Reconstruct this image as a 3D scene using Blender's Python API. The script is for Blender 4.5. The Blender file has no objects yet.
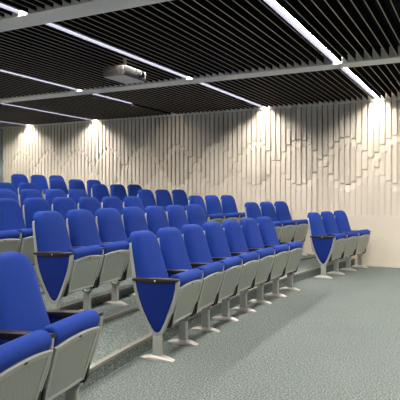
import bpy, math
from mathutils import Vector

S = bpy.context.scene
C = S.collection
R = math.radians

# ------------------------------------------------------------------ materials
def mat(name, col, rough=0.6, metal=0.0, spec=0.5, sheen=0.0, emit=None, strength=0.0):
    m = bpy.data.materials.new(name)
    m.use_nodes = True
    b = m.node_tree.nodes['Principled BSDF']
    b.inputs['Base Color'].default_value = (*col, 1)
    b.inputs['Roughness'].default_value = rough
    b.inputs['Metallic'].default_value = metal
    b.inputs['Specular IOR Level'].default_value = spec
    if sheen:
        b.inputs['Sheen Weight'].default_value = sheen
        b.inputs['Sheen Roughness'].default_value = 0.45
        b.inputs['Sheen Tint'].default_value = (0.45, 0.6, 1, 1)
    if emit:
        b.inputs['Emission Color'].default_value = (*emit, 1)
        b.inputs['Emission Strength'].default_value = strength
    return m

def noisy(m, c1, c2, scale, detail=3.0, bump=0.0, coord='Object', lo=0.35, hi=0.65, dist=0.01):
    nt = m.node_tree; n = nt.nodes; l = nt.links
    b = n['Principled BSDF']
    tc = n.new('ShaderNodeTexCoord')
    no = n.new('ShaderNodeTexNoise')
    no.inputs['Scale'].default_value = scale
    no.inputs['Detail'].default_value = detail
    no.inputs['Roughness'].default_value = 0.65
    l.new(tc.outputs[coord], no.inputs['Vector'])
    cr = n.new('ShaderNodeValToRGB')
    cr.color_ramp.elements[0].position = lo
    cr.color_ramp.elements[0].color = (*c1, 1)
    cr.color_ramp.elements[1].position = hi
    cr.color_ramp.elements[1].color = (*c2, 1)
    l.new(no.outputs['Fac'], cr.inputs['Fac'])
    l.new(cr.outputs['Color'], b.inputs['Base Color'])
    if bump:
        bp = n.new('ShaderNodeBump')
        bp.inputs['Strength'].default_value = bump
        bp.inputs['Distance'].default_value = dist
        l.new(no.outputs['Fac'], bp.inputs['Height'])
        l.new(bp.outputs['Normal'], b.inputs['Normal'])
    return m

BLUE = noisy(mat('blue_wool_fabric', (0.012, 0.045, 0.40), 0.9, spec=0.15, sheen=0.12),
             (0.009, 0.035, 0.235), (0.014, 0.050, 0.31), 260, 2.0, 0.15, dist=0.002)
BLUE_DARK = noisy(mat('blue_wool_fabric_dark', (0.01, 0.03, 0.2), 0.9, spec=0.1, sheen=0.1),
             (0.008, 0.024, 0.18), (0.012, 0.033, 0.24), 260, 2.0, 0.15, dist=0.002)  # BLUE recipe in a deeper tone, for the side panels
METAL = mat('grey_painted_metal', (0.44, 0.46, 0.42), 0.42, 0.2)
FOOTM = mat('pale_cast_metal', (0.66, 0.64, 0.59), 0.35, 0.3)
DARK = mat('black_plastic', (0.012, 0.012, 0.014), 0.5)
WOOD = noisy(mat('dark_stained_wood', (0.02, 0.014, 0.01), 0.38, spec=0.5),
             (0.012, 0.009, 0.007), (0.035, 0.022, 0.015), 30, 4.0)
MARK = mat('ivory_marker', (0.75, 0.72, 0.62), 0.4)
CREAM = noisy(mat('cream_wall_paint', (0.80, 0.73, 0.60), 0.65, spec=0.25),
              (0.76, 0.685, 0.565), (0.78, 0.705, 0.585), 4.0, 2.0)
SLATW = noisy(mat('cream_lacquered_slats', (0.70, 0.65, 0.55), 0.5, spec=0.35),
              (0.77, 0.70, 0.585), (0.81, 0.74, 0.625), 3.0, 2.0)
GREYW = noisy(mat('grey_blue_wall_paint', (0.30, 0.34, 0.37), 0.7, spec=0.2),
              (0.28, 0.32, 0.35), (0.32, 0.36, 0.39), 4.0, 2.0)
BEAM = mat('pale_beam_paint', (0.90, 0.86, 0.79), 0.55, spec=0.3)
BLADE = mat('dark_ceiling_blade', (0.006, 0.005, 0.006), 0.7, spec=0.06)
EDGE = mat('pale_blade_edge', (0.44, 0.40, 0.35), 0.5)
VOID = mat('black_plenum', (0.006, 0.006, 0.008), 0.9, spec=0.1)
HOUS = mat('satin_grey_light_housing', (0.016, 0.017, 0.022), 0.8, spec=0.0)
LAMP = mat('lit_diffuser', (0.8, 0.8, 0.8), 0.5, emit=(1.0, 0.94, 0.87), strength=118.0)
NOSE = noisy(mat('pale_tread_nosing', (0.34, 0.34, 0.30), 0.7, spec=0.2),
             (0.22, 0.215, 0.19), (0.29, 0.285, 0.25), 60, 3.0)
PROJ = mat('light_grey_projector_shell', (0.82, 0.77, 0.69), 0.5)
SHELL = mat('dark_grey_projector_shell', (0.035, 0.033, 0.032), 0.5)
GLASS = mat('dark_lens_glass', (0.01, 0.01, 0.015), 0.05)

def carpet_mat():
    m = mat('speckled_grey_green_carpet', (0.2, 0.23, 0.21), 0.95, spec=0.1)
    nt = m.node_tree; n = nt.nodes; l = nt.links; b = n['Principled BSDF']
    tc = n.new('ShaderNodeTexCoord')
    n1 = n.new('ShaderNodeTexNoise'); n1.inputs['Scale'].default_value = 78; n1.inputs['Detail'].default_value = 5
    n1.inputs['Roughness'].default_value = 0.8
    n2 = n.new('ShaderNodeTexNoise'); n2.inputs['Scale'].default_value = 1.3; n2.inputs['Detail'].default_value = 3
    for q in (n1, n2): l.new(tc.outputs['Object'], q.inputs['Vector'])
    cr = n.new('ShaderNodeValToRGB')
    e = cr.color_ramp.elements
    e[0].position = 0.37; e[0].color = (0.038, 0.070, 0.070, 1)
    e[1].position = 0.64; e[1].color = (0.42, 0.435, 0.41, 1)
    k = e.new(0.5); k.color = (0.142, 0.170, 0.160, 1)
    l.new(n1.outputs['Fac'], cr.inputs['Fac'])
    mx = n.new('ShaderNodeMix'); mx.data_type = 'RGBA'; mx.blend_type = 'MULTIPLY'
    mx.inputs['Factor'].default_value = 0.35
    cr2 = n.new('ShaderNodeValToRGB')
    cr2.color_ramp.elements[0].position = 0.3; cr2.color_ramp.elements[0].color = (0.75, 0.8, 0.78, 1)
    cr2.color_ramp.elements[1].position = 0.7; cr2.color_ramp.elements[1].color = (1, 1, 1, 1)
    l.new(n2.outputs['Fac'], cr2.inputs['Fac'])
    l.new(cr.outputs['Color'], mx.inputs[6]); l.new(cr2.outputs['Color'], mx.inputs[7])
    l.new(mx.outputs[2], b.inputs['Base Color'])
    bp = n.new('ShaderNodeBump'); bp.inputs['Strength'].default_value = 0.4; bp.inputs['Distance'].default_value = 0.006
    l.new(n1.outputs['Fac'], bp.inputs['Height']); l.new(bp.outputs['Normal'], b.inputs['Normal'])
    return m
CARPET = carpet_mat()

# ------------------------------------------------------------------ mesh helpers
class MB:
    def __init__(self):
        self.v = []; self.f = []; self.mi = []
    def add(self, vs, fs, mi=0):
        o = len(self.v)
        self.v += [tuple(p) for p in vs]
        self.f += [tuple(i + o for i in f) for f in fs]
        self.mi += [mi] * len(fs)
    def box(self, x0, x1, y0, y1, z0, z1, mi=0):
        vs = [(x0,y0,z0),(x1,y0,z0),(x1,y1,z0),(x0,y1,z0),(x0,y0,z1),(x1,y0,z1),(x1,y1,z1),(x0,y1,z1)]
        self.add(vs, [(3,2,1,0),(4,5,6,7),(0,1,5,4),(1,2,6,5),(2,3,7,6),(3,0,4,7)], mi)
    def loft(self, loops, mi=0, caps=True):
        n = len(loops[0]); vs = [p for L in loops for p in L]; fs = []
        for k in range(len(loops) - 1):
            for i in range(n):
                j = (i + 1) % n
                fs.append((k*n+i, k*n+j, (k+1)*n+j, (k+1)*n+i))
        if caps:
            fs.append(tuple(reversed(range(n))))
            fs.append(tuple((len(loops)-1)*n + i for i in range(n)))
        self.add(vs, fs, mi)
    def mesh(self, name, mats, smooth=False, angle=None):
        me = bpy.data.meshes.new(name)
        me.from_pydata(self.v, [], self.f)
        for m in (mats if isinstance(mats, (list, tuple)) else [mats]): me.materials.append(m)
        me.polygons.foreach_set('material_index', self.mi)
        import bmesh
        bm = bmesh.new(); bm.from_mesh(me)
        bmesh.ops.recalc_face_normals(bm, faces=bm.faces)
        bm.to_mesh(me); bm.free()
        if smooth:
            me.polygons.foreach_set('use_smooth', [True] * len(me.polygons))
            if angle: me.set_sharp_from_angle(angle=R(angle))
        me.update()
        return me
    def obj(self, name, mats, parent=None, smooth=False, angle=None, loc=None):
        o = bpy.data.objects.new(name, self.mesh(name, mats, smooth, angle))
        C.objects.link(o)
        if parent: o.parent = parent
        if loc: o.location = loc
        return o

def struct(o, label=None, cat=None):
    o['kind'] = 'structure'
    if label: o['label'] = label
    if cat: o['category'] = cat
    return o

def thing(name, label, cat, loc=(0,0,0), rz=0.0, group=None):
    o = bpy.data.objects.new(name, None)
    o.empty_display_size = 0.1
    C.objects.link(o)
    o.location = loc; o.rotation_euler = (0, 0, rz)
    o['label'] = label; o['category'] = cat
    if group: o['group'] = group
    return o

# ------------------------------------------------------------------ room dimensions
WALL_Y = 10.58           # backing face behind the slats at the far end of the rows
CEIL = 3.085             # underside of the ceiling blades
XL, XR, YN = -11.3, 4.6, -1.5
TOP = 3.42
YC = 5.64                                       # the rows are arcs about the middle of the hall
ROWX = [-2.450 - 1.108 * k for k in range(7)]
LEVEL = [0.0] + [0.160 + 0.115 * k for k in range(6)]
PLINTH = 0.035
RAD0 = 21.0
def arc(r, s, off=0.0):
    """point on row r at arc length s from the middle, moved off metres forward; and the turn there"""
    rad = RAD0 + 1.115 * r
    ph = s / rad
    return (ROWX[r] + rad - (rad - off) * math.cos(ph), YC + (rad - off) * math.sin(ph), -ph)
def arc_x(r, y, off):
    rad = RAD0 + 1.115 * r - off
    return ROWX[r] + off + rad - math.sqrt(rad * rad - (y - YC) ** 2)
STRIPX = [2.55, 0.42, -1.65, -3.86, -5.95, -8.18, -10.30]
BEAMS = [0.62, 3.98, 7.33]
BW = 0.30

# ------------------------------------------------------------------ room shell
f = MB(); f.box(XL - .1, XR + .1, YN - .1, WALL_Y + .15, -0.1, 0.0)
struct(f.obj('floor', CARPET), 'speckled grey green carpet floor', 'floor')

def platform(name, r, off, z0, z1, label, nose=0.035):
    ys = [YN + (WALL_Y - YN) * i / 30 for i in range(31)]
    front = [(arc_x(r, y, off), y) for y in ys]
    poly = front + [(XL, WALL_Y), (XL, YN)]
    b = MB()
    b.loft([[(x, y, z0) for x, y in poly], [(x, y, z1) for x, y in poly]])
    o = struct(b.obj(name, CARPET), label, 'floor')
    t = MB()
    prof = [(0.010, -0.022), (0.010, 0.003), (-nose, 0.003), (-nose, 0.0), (0.0, 0.0), (0.0, -0.022)]
    t.loft([[(x + a, y, z1 + c) for a, c in prof] for x, y in front])
    t.obj('nosing', NOSE, o)
    return o

names = ['second', 'third', 'fourth', 'fifth', 'sixth', 'seventh']
for k in range(1, 7):
    platform('floor_tier', k - 1, -0.185, LEVEL[k-1], LEVEL[k] - PLINTH, 'carpeted step rising to the %s row of seats' % names[k-1])
    platform('floor_ledge', k, 0.28, LEVEL[k] - PLINTH, LEVEL[k],
             'low carpeted ledge carrying the %s row of seats' % names[k-1], 0.022)

w = MB(); w.box(XL - .1, XR + .1, WALL_Y, WALL_Y + .15, 0, TOP)
wall_end = struct(w.obj('wall_end', CREAM), 'cream end wall behind the vertical slats', 'wall')
w = MB(); w.box(XL, XR, WALL_Y - .124, WALL_Y, 0, 0.915)
struct(w.obj('wall_end_panel', CREAM), 'plain cream lower part of the end wall', 'wall')
w = MB(); w.box(XL - .15, XL, YN, WALL_Y, 0, TOP)
struct(w.obj('wall_rear', GREYW), 'grey wall behind the top row', 'wall')
w = MB(); w.box(XR, XR + .15, YN, WALL_Y, 0, TOP)
struct(w.obj('wall_front', CREAM), 'cream wall facing the seats', 'wall')
w = MB(); w.box(XL - .1, XR + .1, YN - .15, YN, 0, TOP)
struct(w.obj('wall_near', GREYW), 'grey wall behind the viewer', 'wall')
w = MB(); w.box(XL - .1, XR + .1, YN - .1, WALL_Y + .15, TOP, TOP + .1)
struct(w.obj('ceiling', VOID), 'black ceiling void above the blades', 'ceiling')

# ---- slatted cladding with two crossing waves of wedge-shaped notches
def slat_profile(zs, zb, zt, face, back):
    """side outline (y,z); a notch at each height in zs: the slat steps back under the mark and ramps out again"""
    pts = [(back, zb), (face, zb)]
    D, H = 0.034, 0.150
    for z in sorted(zs):
        pts += [(face, z - H), (face + D, z - 0.012), (face, z)]
    pts += [(face, zt), (back, zt)]
    return pts

sl = MB()
x = XL + 0.08
PITCH, SW = 0.106, 0.074
ZB = 0.915
while x < XR - 0.1:
    ph = math.pi * (x + 1.774) / 0.928
    a = 0.455 * abs(math.sin(ph))
    za, zb_ = 1.985 + a, 1.985 - a
    zs = [za, zb_] if za - zb_ > 0.20 else [1.985 + 0.04]
    prof = slat_profile(zs, ZB + 0.03, CEIL - 0.02, WALL_Y - 0.12, WALL_Y)
    sl.loft([[(x - SW/2, y, z) for y, z in prof], [(x + SW/2, y, z) for y, z in prof]])
    lo, hi = min(zs), max(zs)                      # backing strip in the gap, stepping forward in the two waves
    F = WALL_Y - .12
    q = [(WALL_Y, ZB), (F + .035, ZB), (F + .035, lo - .17), (F + .028, lo - .13), (F + .055, lo - .02)]
    if hi - lo > .2: q += [(F + .055, hi - .17), (F + .028, hi - .13), (F + .055, hi - .02)]
    q += [(F + .065, hi), (F + .065, CEIL - .02), (WALL_Y, CEIL - .02)]
    sl.loft([[(x + SW/2 - .004, yy, zz) for yy, zz in q], [(x + PITCH - SW/2 + .004, yy, zz) for yy, zz in q]])
    x += PITCH
struct(sl.obj('wall_end_slats', SLATW), 'cream vertical slats with two crossing waves of notches', 'wall cladding')
t = MB(); t.box(XL, XR, WALL_Y - 0.127, WALL_Y, ZB, ZB + 0.03)
struct(t.obj('trim_1', SLATW), 'thin cream ledge under the vertical slats', 'trim')
t = MB(); t.box(XL, XR, WALL_Y - 0.145, WALL_Y, CEIL - 0.02, CEIL + 0.035)
struct(t.obj('trim_2', BEAM), 'pale strip along the top of the slatted wall', 'trim')
t = MB(); t.box(XL, XR, WALL_Y - 0.132, WALL_Y - .124, 0, 0.05)
struct(t.obj('baseboard_end', CREAM), 'low cream baseboard of the end wall', 'baseboard')

# ---- ceiling blades, cross beams
edges = [YN] + [v for b in BEAMS for v in (b - BW/2, b + BW/2)] + [WALL_Y - 0.17]
bays = [(edges[i], edges[i+1]) for i in range(0, len(edges), 2)]
for (y0, y1) in bays:
    cb = MB()
    x = XL + 0.07
    while x < XR - 0.02:
        if all(abs(x - s) > 0.064 for s in STRIPX):
            cb.box(x - .0035, x + .0035, y0, y1, CEIL + 0.004, CEIL + 0.125, 0)
            cb.box(x - .0038, x + .0038, y0, y1, CEIL, CEIL + 0.004, 1)
        x += 0.1033
    struct(cb.obj('ceiling_slats', [BLADE, EDGE]), 'dark ceiling blades with pale lower edges', 'ceiling')
for b in BEAMS:
    bm_ = MB(); bm_.box(XL, XR, b - BW/2, b + BW/2, CEIL - 0.012, CEIL + 0.13)
    struct(bm_.obj('ceiling_beam', BEAM), 'pale flat beam crossing the dark ceiling blades', 'ceiling')

# ------------------------------------------------------------------ strip lights
def strip_mesh(L):
    h = MB()
    for s in (-1, 1):
        h.box(s*.049 - .005, s*.049 + .005, 0, L, 0, 0.125)
    h.box(-.054, .054, 0, L, .125, .135)
    d = MB(); d.box(-.028, .028, 0.01, L - .003, .035, .060)
    return h.mesh('housing', HOUS), d.mesh('diffuser', LAMP)

bay_words = ['in front of the near beam', 'between the two ceiling beams', 'running to the slatted wall']
strip_words = {2.55: 'strip light out by the front wall',
               0.42: 'strip light over the open carpet before the seats',
               -1.65: 'broad bright strip light above the front row',
               -3.86: 'white strip light passing the projector',
               -5.95: 'thin bluish strip light over the middle rows',
               -8.18: 'thin bluish strip light over the back rows',
               -10.30: 'thin strip light along the rear wall'}
smesh = {}
for bi, (y0, y1) in enumerate(bays[1:]):
    for sx in STRIPX:
        e = 8.80 if (bi == 2 and sx == -5.95) else y1 - 0.005
        L = round(e - y0 - 0.005, 3)
        if L not in smesh: smesh[L] = strip_mesh(L)
        tail = bay_words[bi] if not (bi == 2 and sx == -5.95) else 'stopping short of the slatted wall'
        t = thing('strip_light', strip_words[sx] + ' ' + tail, 'ceiling light', (sx, y0 + .005, CEIL + .002), 0, 'recessed ceiling strip lights')
        for me in smesh[L]:
            o = bpy.data.objects.new(me.name, me); C.objects.link(o); o.parent = t

# ------------------------------------------------------------------ seat meshes
P = 0.51                                   # distance between neighbouring standards
def se(t, p):                              # superellipse helper
    return max(0.0, 1 - abs(t) ** p) ** (1.0 / p)

def rear_x(z): return -0.238 - (z - 0.66) * 0.19
def halfw(z):
    return 0.249 - 0.040 * max(0.0, min(1.0, (z - 0.58) / 0.40))

def backrest_mesh():
    b = MB(); loops = []
    zb, z1, zt = 0.455, 0.915, 1.042
    levels = [zb, zb+.012, zb+.04] + [zb + .04 + (z1 - zb - .04) * i / 9 for i in range(1, 10)]
    capz = [z1 + (zt - z1) * q for q in (.25, .45, .62, .76, .87, .95, .99)]
    for z in levels + capz:
        k = 1.0
        if z > z1: k = se((z - z1) / (zt - z1), 2.5)
        elif z < zb + .04: k = 0.93 + 0.07 * (z - zb) / .04
        W = halfw(z)
        w_ = W * (1 - (1 - k) * 0.72) if z > z1 else W * k
        xr = rear_x(z) + 0.004 - 0.016 * max(0, min(1, (z - .93) / .04))
        tc = 0.014 * max(0, min(1, (z - .93) / .04)) + (0.084 + 0.034 * max(0, min(1, (0.95 - z) / .37)) + 0.008 * math.exp(-((z - .60) / .09) ** 2)) * (0.35 + 0.65 * k)
        loop = []
        N = 14
        for i in range(N + 1):
            th = math.pi * i / N
            c, s = math.cos(th), math.sin(th)
            y = w_ * math.copysign(abs(c) ** (2/5.0), c)
            loop.append((xr + tc * (abs(s) ** (2/2.6)), y + P/2, z))
        for i in range(1, 6):
            y = -w_ + 2 * w_ * i / 6
            loop.append((xr - 0.006, y + P/2, z))
        loops.append(loop)
    b.loft(loops)
    return b.mesh('backrest', BLUE, True, 60)

def shell_mesh():
    b = MB(); loops = []
    for z, k in ((.40, .97), (.41, 1), (.5, 1), (.66, 1), (.8, 1), (.90, 1), (.935, .985), (.955, .95), (.968, .88), (.974, .8)):
        W = (halfw(z) + 0.006) * k
        t0 = 0.016; t1 = 0.032 - 0.016 * max(0, min(1, (z - .6) / .4))
        xr = rear_x(z)
        r = 0.012
        pts = [(xr + t1, -W), (xr - t0 + r, -W), (xr - t0, -W + 2.5*r), (xr - t0 - .010, 0), (xr - t0, W - 2.5*r), (xr - t0 + r, W), (xr + t1, W), (xr + t1 - .02, W - .012), (xr + .002, 0), (xr + t1 - .02, -W + .012)]
        loops.append([(x, y + P/2, z) for x, y in pts])
    b.loft(loops)
    return b.mesh('back_shell', METAL, True, 40)

PB, PT = Vector((0.094, 0.290)), Vector((0.195, 0.620))     # bottom and top of the tipped-up underside
PS = (PT - PB).normalized(); PN = Vector((PS.y, -PS.x)); PLEN = (PT - PB).length

def cushion_mesh():
    prof = [PB, PB.lerp(PT, .33), PB.lerp(PT, .66), PT, Vector((.205, .638)), Vector((.207, .658)), Vector((.200, .680)), Vector((.182, .697)),
            Vector((.156, .706)), Vector((.123, .702)), Vector((.094, .682)), Vector((.072, .66)), Vector((.04, .53)), Vector((-.015, .40)),
            Vector((-.03, .34)), Vector((-.02, .30)), Vector((.02, .278)), Vector((.07, .276))]
    c = sum(prof, Vector((0, 0))) / len(prof)
    b = MB(); loops = []
    ys = [(.026, .80), (.029, .90), (.036, .965), (.050, 1), (.15, 1.0), (P/2, 1.0)]
    ys += [(P - y, s) for y, s in reversed(ys[:-1])]
    for y, s in ys:
        L = []
        for p in prof:
            q = c + (p - c) * (0.4 + 0.6 * s)
            d = p - c
            if s < 1:
                q = p - d.normalized() * (1 - s) * 0.09
            tp = (PT.y - min(PT.y, max(PB.y, p.y))) / (PT.y - PB.y)
            yy = P/2 + (y - P/2) * (1 - 0.14 * tp)
            L.append((q.x, yy, q.y))
        loops.append(L)
    b.loft(loops)
    return b.mesh('seat_cushion', BLUE, True, 50)

def panel_at(u, wv, off):
    """u 0..1 across, wv 0..PLEN up the slope, off outward"""
    tp = 1 - wv / PLEN
    hw = (P/2 - 0.021) * (1 - 0.11 * tp)
    p = PB + PS * wv + PN * off
    return (p.x, P/2 + hw * (2*u - 1), p.y)

def panel_mesh():
    b = MB()
    def ring(inset, off, lowinset=None):
        du = inset / 0.45; lo = inset if lowinset is None else lowinset
        pts = []
        for i in range(9):
            u = du + (1 - 2*du) * i / 8
            pts.append(panel_at(u, lo, off))
        for i in range(9):
            u = 1 - du - (1 - 2*du) * i / 8
            arch = 0.022 * (1 - (2*u - 1) ** 2)
            pts.append(panel_at(u, PLEN - 0.018 + arch - inset, off))
        return pts
    n = 18
    rings = [ring(0, -.004), ring(0, .010), ring(.004, .014), ring(.030, .014, .018), ring(.036, .0085, .024)]
    b.loft(rings[:4], 0, caps=False)
    b.loft([rings[3], rings[4]], 0, caps=False)
    # inner perforated sheet as a strip of quads
    inner = rings[4]
    b.add(inner, [(i, i+1, 16 - i, 17 - i) for i in range(8)], 1)
    return b.mesh('seat_panel', [METAL, PERF])

def perf_mat():
    m = mat('perforated_grey_sheet', (0.30, 0.33, 0.30), 0.5, 0.1)
    nt = m.node_tree; n = nt.nodes; l = nt.links; b = n['Principled BSDF']
    tc = n.new('ShaderNodeTexCoord')
    vo = n.new('ShaderNodeTexVoronoi'); vo.inputs['Scale'].default_value = 85; vo.inputs['Randomness'].default_value = 0.0
    mp = n.new('ShaderNodeMapping'); mp.inputs['Rotation'].default_value = (R(8), R(19), R(14))
    l.new(tc.outputs['Object'], mp.inputs['Vector']); l.new(mp.outputs['Vector'], vo.inputs['Vector'])
    cr = n.new('ShaderNodeValToRGB')
    cr.color_ramp.elements[0].position = 0.22; cr.color_ramp.elements[0].color = (0.25, 0.275, 0.245, 1)
    cr.color_ramp.elements[1].position = 0.34; cr.color_ramp.elements[1].color = (0.37, 0.395, 0.355, 1)
    l.new(vo.outputs['Distance'], cr.inputs['Fac']); l.new(cr.outputs['Color'], b.inputs['Base Color'])
    return m
PERF = perf_mat()

def plate_mesh():
    b = MB(); L0, L1 = [], []
    for i in range(14):
        a = 2 * math.pi * i / 14
        u, wv = 0.5 + .030 * math.cos(a), PLEN - .012 + .0065 * math.sin(a)
        L0.append(panel_at(u, wv, .013)); L1.append(panel_at(u, wv, .0165))
    b.loft([L0, L1])
    return b.mesh('number_plate', DARK)

OUT = [(-.230, .642), (-.216, .575), (-.190, .485), (-.150, .385), (-.104, .300), (-.063, .235), (-.035, .203), (.0, .193), (.035, .203),
       (.060, .235), (.092, .300), (.134, .400), (.171, .500), (.193, .590), (.200, .655)]
INN = [(-.206, .642), (-.193, .580), (-.168, .495), (-.130, .400), (-.085, .316), (-.046, .256), (-.024, .232), (.0, .225), (.022, .232),
       (.043, .260), (.071, .318), (.111, .412), (.147, .508), (.168, .592), (.175, .655)]
def frame_mesh(h):
    b = MB(); n = len(OUT)
    loops = []
    for i in range(n):
        o, q = OUT[i], INN[i]
        loops.append([(o[0], -h, o[1]), (o[0]*.985, -h-.003, o[1]+.004), (q[0], -h, q[1]), (q[0], h, q[1]), (o[0]*.985, h+.003, o[1]+.004), (o[0], h, o[1])])
    b.loft(loops)
    return b.mesh('side_frame', METAL, True, 50)

def infill_mesh():
    b = MB(); c = Vector((-.01, .50))
    def ring(s, y): return [(c.x + (x - c.x) * s, y, c.y + (z - c.y) * s) for x, z in INN]
    b.loft([ring(.86, -.022), ring(.95, -.019), ring(1.0, -.010), ring(1.0, .010), ring(.95, .019), ring(.86, .022)])
    return b.mesh('side_panel', BLUE_DARK, True, 60)

def arm_mesh():
    b = MB(); N = 14; x0, x1 = -.228, .196
    top, bot = [], []
    for i in range(N + 1):
        t = i / N; x = x0 + (x1 - x0) * t
        top.append((x, .664 + .004 * math.sin(math.pi * t) + .014 * t))
        bot.append((x, .644 + .012 * t - .022 * math.sin(math.pi * t) ** 1.3))
    outline = top + list(reversed(bot))
    c = (0, .662)
    def ring(y, s): return [(c[0] + (x - c[0]) * (1 - (1 - s) * .08), y, c[1] + (z - c[1]) * s) for x, z in outline]
    b.loft([ring(-.031, .60), ring(-.028, .88), ring(-.022, 1), ring(.022, 1), ring(.028, .88), ring(.031, .60)])
    return b.mesh('armrest', WOOD, True, 50)

def marker_mesh():
    b = MB(); L0, L1 = [], []
    for i in range(12):
        a = 2 * math.pi * i / 12
        L0.append((-.01 + .0065 * math.cos(a), -.030, .655 + .009 * math.sin(a)))
        L1.append((-.01 + .005 * math.cos(a), -.034, .655 + .007 * math.sin(a)))
    b.loft([L0, L1])
    return b.mesh('row_marker', MARK)

def post_mesh(z0):
    b = MB()
    def ring(a, c, z):
        r = .008
        return [(a-r, -c, z), (a, -c+r, z), (a, c-r, z), (a-r, c, z), (-a+r, c, z), (-a, c-r, z), (-a, -c+r, z), (-a+r, -c, z)]
    b.loft([ring(.040, .023, z0 + .02), ring(.039, .022, .19), ring(.042, .018, .205), ring(.042, .012, .213)])
    return b.mesh('post', METAL, True, 40)

def foot_mesh():
    b = MB(); loops = []
    for i in range(13):
        t = -1 + 2 * i / 12
        x = .148 * t
        z = .010 + .028 * (1 - t * t)
        hy = .030 + .012 * (1 - t * t)
        zb = 0.0 if abs(t) > .78 else 0.0
        loops.append([(x, -hy, zb), (x, -hy, z * .55), (x, -hy * .6, z), (x, hy * .6, z), (x, hy, z * .55), (x, hy, zb)])
    b.loft(loops)
    return b.mesh('foot', FOOTM, True, 45)

def hinge_mesh():
    b = MB()
    for y0, y1 in ((.019, .040), (P - .040, P - .019)):
        b.loft([[(-.03, y, .30), (.08, y, .262), (.108, y, .268), (.122, y, .30), (.132, y, .385), (.10, y, .39), (.05, y, .36), (-.02, y, .37)] for y in (y0, y1)])
    b.box(-.005, .03, .03, P - .03, .315, .345)
    return b.mesh('hinge_bracket', DARK)

M = dict(backrest=backrest_mesh(), back_shell=shell_mesh(), seat_cushion=cushion_mesh(), seat_panel=panel_mesh(), number_plate=plate_mesh(),
         side_frame=frame_mesh(.010), side_panel=infill_mesh(), armrest=arm_mesh(), row_marker=marker_mesh(), foot=foot_mesh(), hinge_bracket=hinge_mesh())
M['post'] = post_mesh(0.0)
END_FRAME = frame_mesh(.017)

def child(name, parent, y=0.0, z=0.0, me=None):
    o = bpy.data.objects.new(name, me or M[name]); C.objects.link(o); o.parent = parent
    o.location = (0, y, z)
    return o

def standard(t, y, panel):
    """upright between two seats: foot, post, bowed frame, armrest; upholstered infill at the end of a row"""
    child('foot', t, y); child('post', t, y)
    child('side_frame', t, y, 0, END_FRAME if panel else None)
    a = child('armrest', t, y)
    if panel:
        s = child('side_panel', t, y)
        s['label'] = 'darker blue side panel'
        k = child('row_marker', a)
        if y > 0: k.scale = (1, -1, 1)

def seat(r, s, label, first=False, last=False, lastpanel=False, off=0.0):
    """s: arc length of the near standard from the middle of the row"""
    x, y, _ = arc(r, s, off)
    rz = arc(r, s + P/2)[2]
    t = thing('auditorium_seat', label, 'seat', (x, y, LEVEL[r]), rz, 'blue tip-up auditorium seats')
    child('backrest', t); child('back_shell', t)
    child('seat_cushion', t)
    p = child('seat_panel', t)
    child('number_plate', p)
    child('hinge_bracket', t)
    standard(t, 0.0, first)
    if last: standard(t, P, lastpanel)
    return t

ordw = ['front', 'second', 'third', 'fourth', 'fifth', 'sixth', 'seventh']
numw = ['first', 'second', 'third', 'fourth', 'fifth', 'sixth', 'seventh']
# middle block: seven seats to a row (of the higher rows only those in view)
shown = {0: range(7), 1: range(7), 2: range(7), 3: range(2, 7), 4: range(4, 7)}
for r, idx in shown.items():
    for i in idx:
        if r < 3:
            if i == 0: lab = 'blue seat with blue side panel beginning the %s row of the middle block' % ordw[r]
            elif i == 6: lab = 'last of seven blue seats in the %s row of the middle block, before the aisle' % ordw[r]
            else: lab = '%s blue seat from the blue side panel, %s row of the middle block' % (numw[i], ordw[r])
        else:
            lab = ('last blue seat before the far aisle, %s row of the middle block' % ordw[r] if i == 6 else
                   '%s blue seat back from the far aisle, %s row of the middle block' % (numw[6 - i], ordw[r]))
        seat(r, -1.785 + P * i, lab, i == 0, i == 6, True)
# block against the slatted wall: three seats to a row
pos3 = ['aisle seat', 'middle seat', 'wall-side seat']
for r in range(7):
    for i in range(3):
        side = ' with blue side panel' if (i == 0 and r == 0) else ''
        lab = 'blue %s%s, %s row of three beside the slatted wall' % (pos3[i], side, ordw[r])
        seat(r, 3.075 + .524 * i, lab, i == 0, i == 2, False)
# block next to the viewer
seat(0, -3.09 - P, 'large blue seat ending the near block, its backrest fully in view', False, True, True, .040)
seat(0, -3.09 - 2 * P + .01, 'closest blue seat, cut by the picture edge, its grey underside showing', off=.040)

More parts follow.
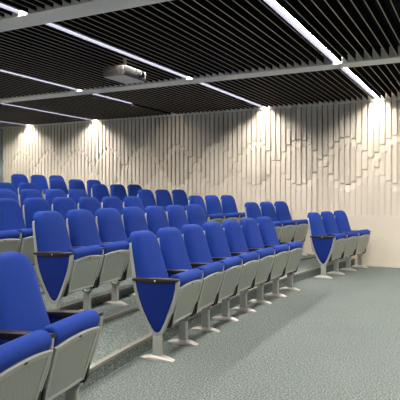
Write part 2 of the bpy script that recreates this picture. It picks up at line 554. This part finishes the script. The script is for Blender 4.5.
# ------------------------------------------------------------------ projector
pj = thing('projector', 'pale grey projector hanging under the dark ceiling blades', 'projector', (-4.08, 5.82, 2.845))
def rr(hx, hy, z, r):
    pts = []
    for cx, cy, a0 in ((hx-r, hy-r, 0), (-hx+r, hy-r, 90), (-hx+r, -hy+r, 180), (hx-r, -hy+r, 270)):
        for k in range(5):
            t_ = R(a0 + 22.5 * k); pts.append((cx + r * math.cos(t_), cy + r * math.sin(t_), z))
    return pts
b = MB(); b.loft([rr(.160, .250, 0, .015), rr(.164, .254, .006, .02), rr(.170, .260, .095, .03), rr(.165, .255, .122, .03), rr(.14, .23, .134, .03)])
body = b.obj('body', SHELL, pj, True, 35)
b = MB(); b.loft([rr(.150, .240, -.004, .015), rr(.158, .248, .002, .015)]); b.obj('bottom_cover', PROJ, pj)
b = MB()
def cyl(b, c, axis, r0, r1, l0, l1, n=24, mi=0):
    L = []
    for r_, d in ((r0, l0), (r1, l1)):
        if axis == 'x': L.append([(c[0] + d, c[1] + r_ * math.cos(2*math.pi*i/n), c[2] + r_ * math.sin(2*math.pi*i/n)) for i in range(n)])
        else: L.append([(c[0] + r_ * math.cos(2*math.pi*i/n), c[1] + r_ * math.sin(2*math.pi*i/n), c[2] + d) for i in range(n)])
    b.loft(L, mi)
cyl(b, (.158, .115, .064), 'x', .050, .046, 0, .042)
b.obj('lens_barrel', DARK, pj, True, 40)
b = MB(); cyl(b, (.158, .115, .064), 'x', .034, .032, .040, .046); b.obj('lens', GLASS, pj, True, 40)
b = MB()
for k in range(6): b.box(-.09 + k*.03, -.075 + k*.03, -.2585, -.25, .03, .055)
b.obj('air_vent', DARK, pj)
b = MB()
b.box(-.10, .10, -.012, .012, .150, .158); b.box(-.012, .012, -.13, .13, .150, .158)
for sx, sy in ((.095, 0), (-.095, 0), (0, .125), (0, -.125)): b.box(sx-.012, sx+.012, sy-.012, sy+.012, .120, .152)
cyl(b, (0, 0, 0), 'z', .022, .022, .155, .40); cyl(b, (0, 0, 0), 'z', .06, .05, .155, .175)
b.obj('ceiling_mount', METAL, pj, True, 40)

# ------------------------------------------------------------------ camera, world, view
cam = bpy.data.cameras.new('camera'); co = bpy.data.objects.new('camera', cam); C.objects.link(co)
co.location = (0, 0, 1.4); co.rotation_euler = (R(90), 0, R(27.15))
cam.sensor_width = 36; cam.lens = 543 / 400 * 36
cam.shift_y = -9 / 400
cam.clip_start = 0.05
S.camera = co
wd = bpy.data.worlds.new('world'); S.world = wd; wd.use_nodes = True
wd.node_tree.nodes['Background'].inputs['Color'].default_value = (0.02, 0.02, 0.022, 1)
S.view_settings.view_transform = 'Standard'; S.view_settings.look = 'None'
S.view_settings.gamma = 1; S.view_settings.use_curve_mapping = False
S.view_settings.exposure = 0.15
S.cycles.max_bounces = 10; S.cycles.diffuse_bounces = 6
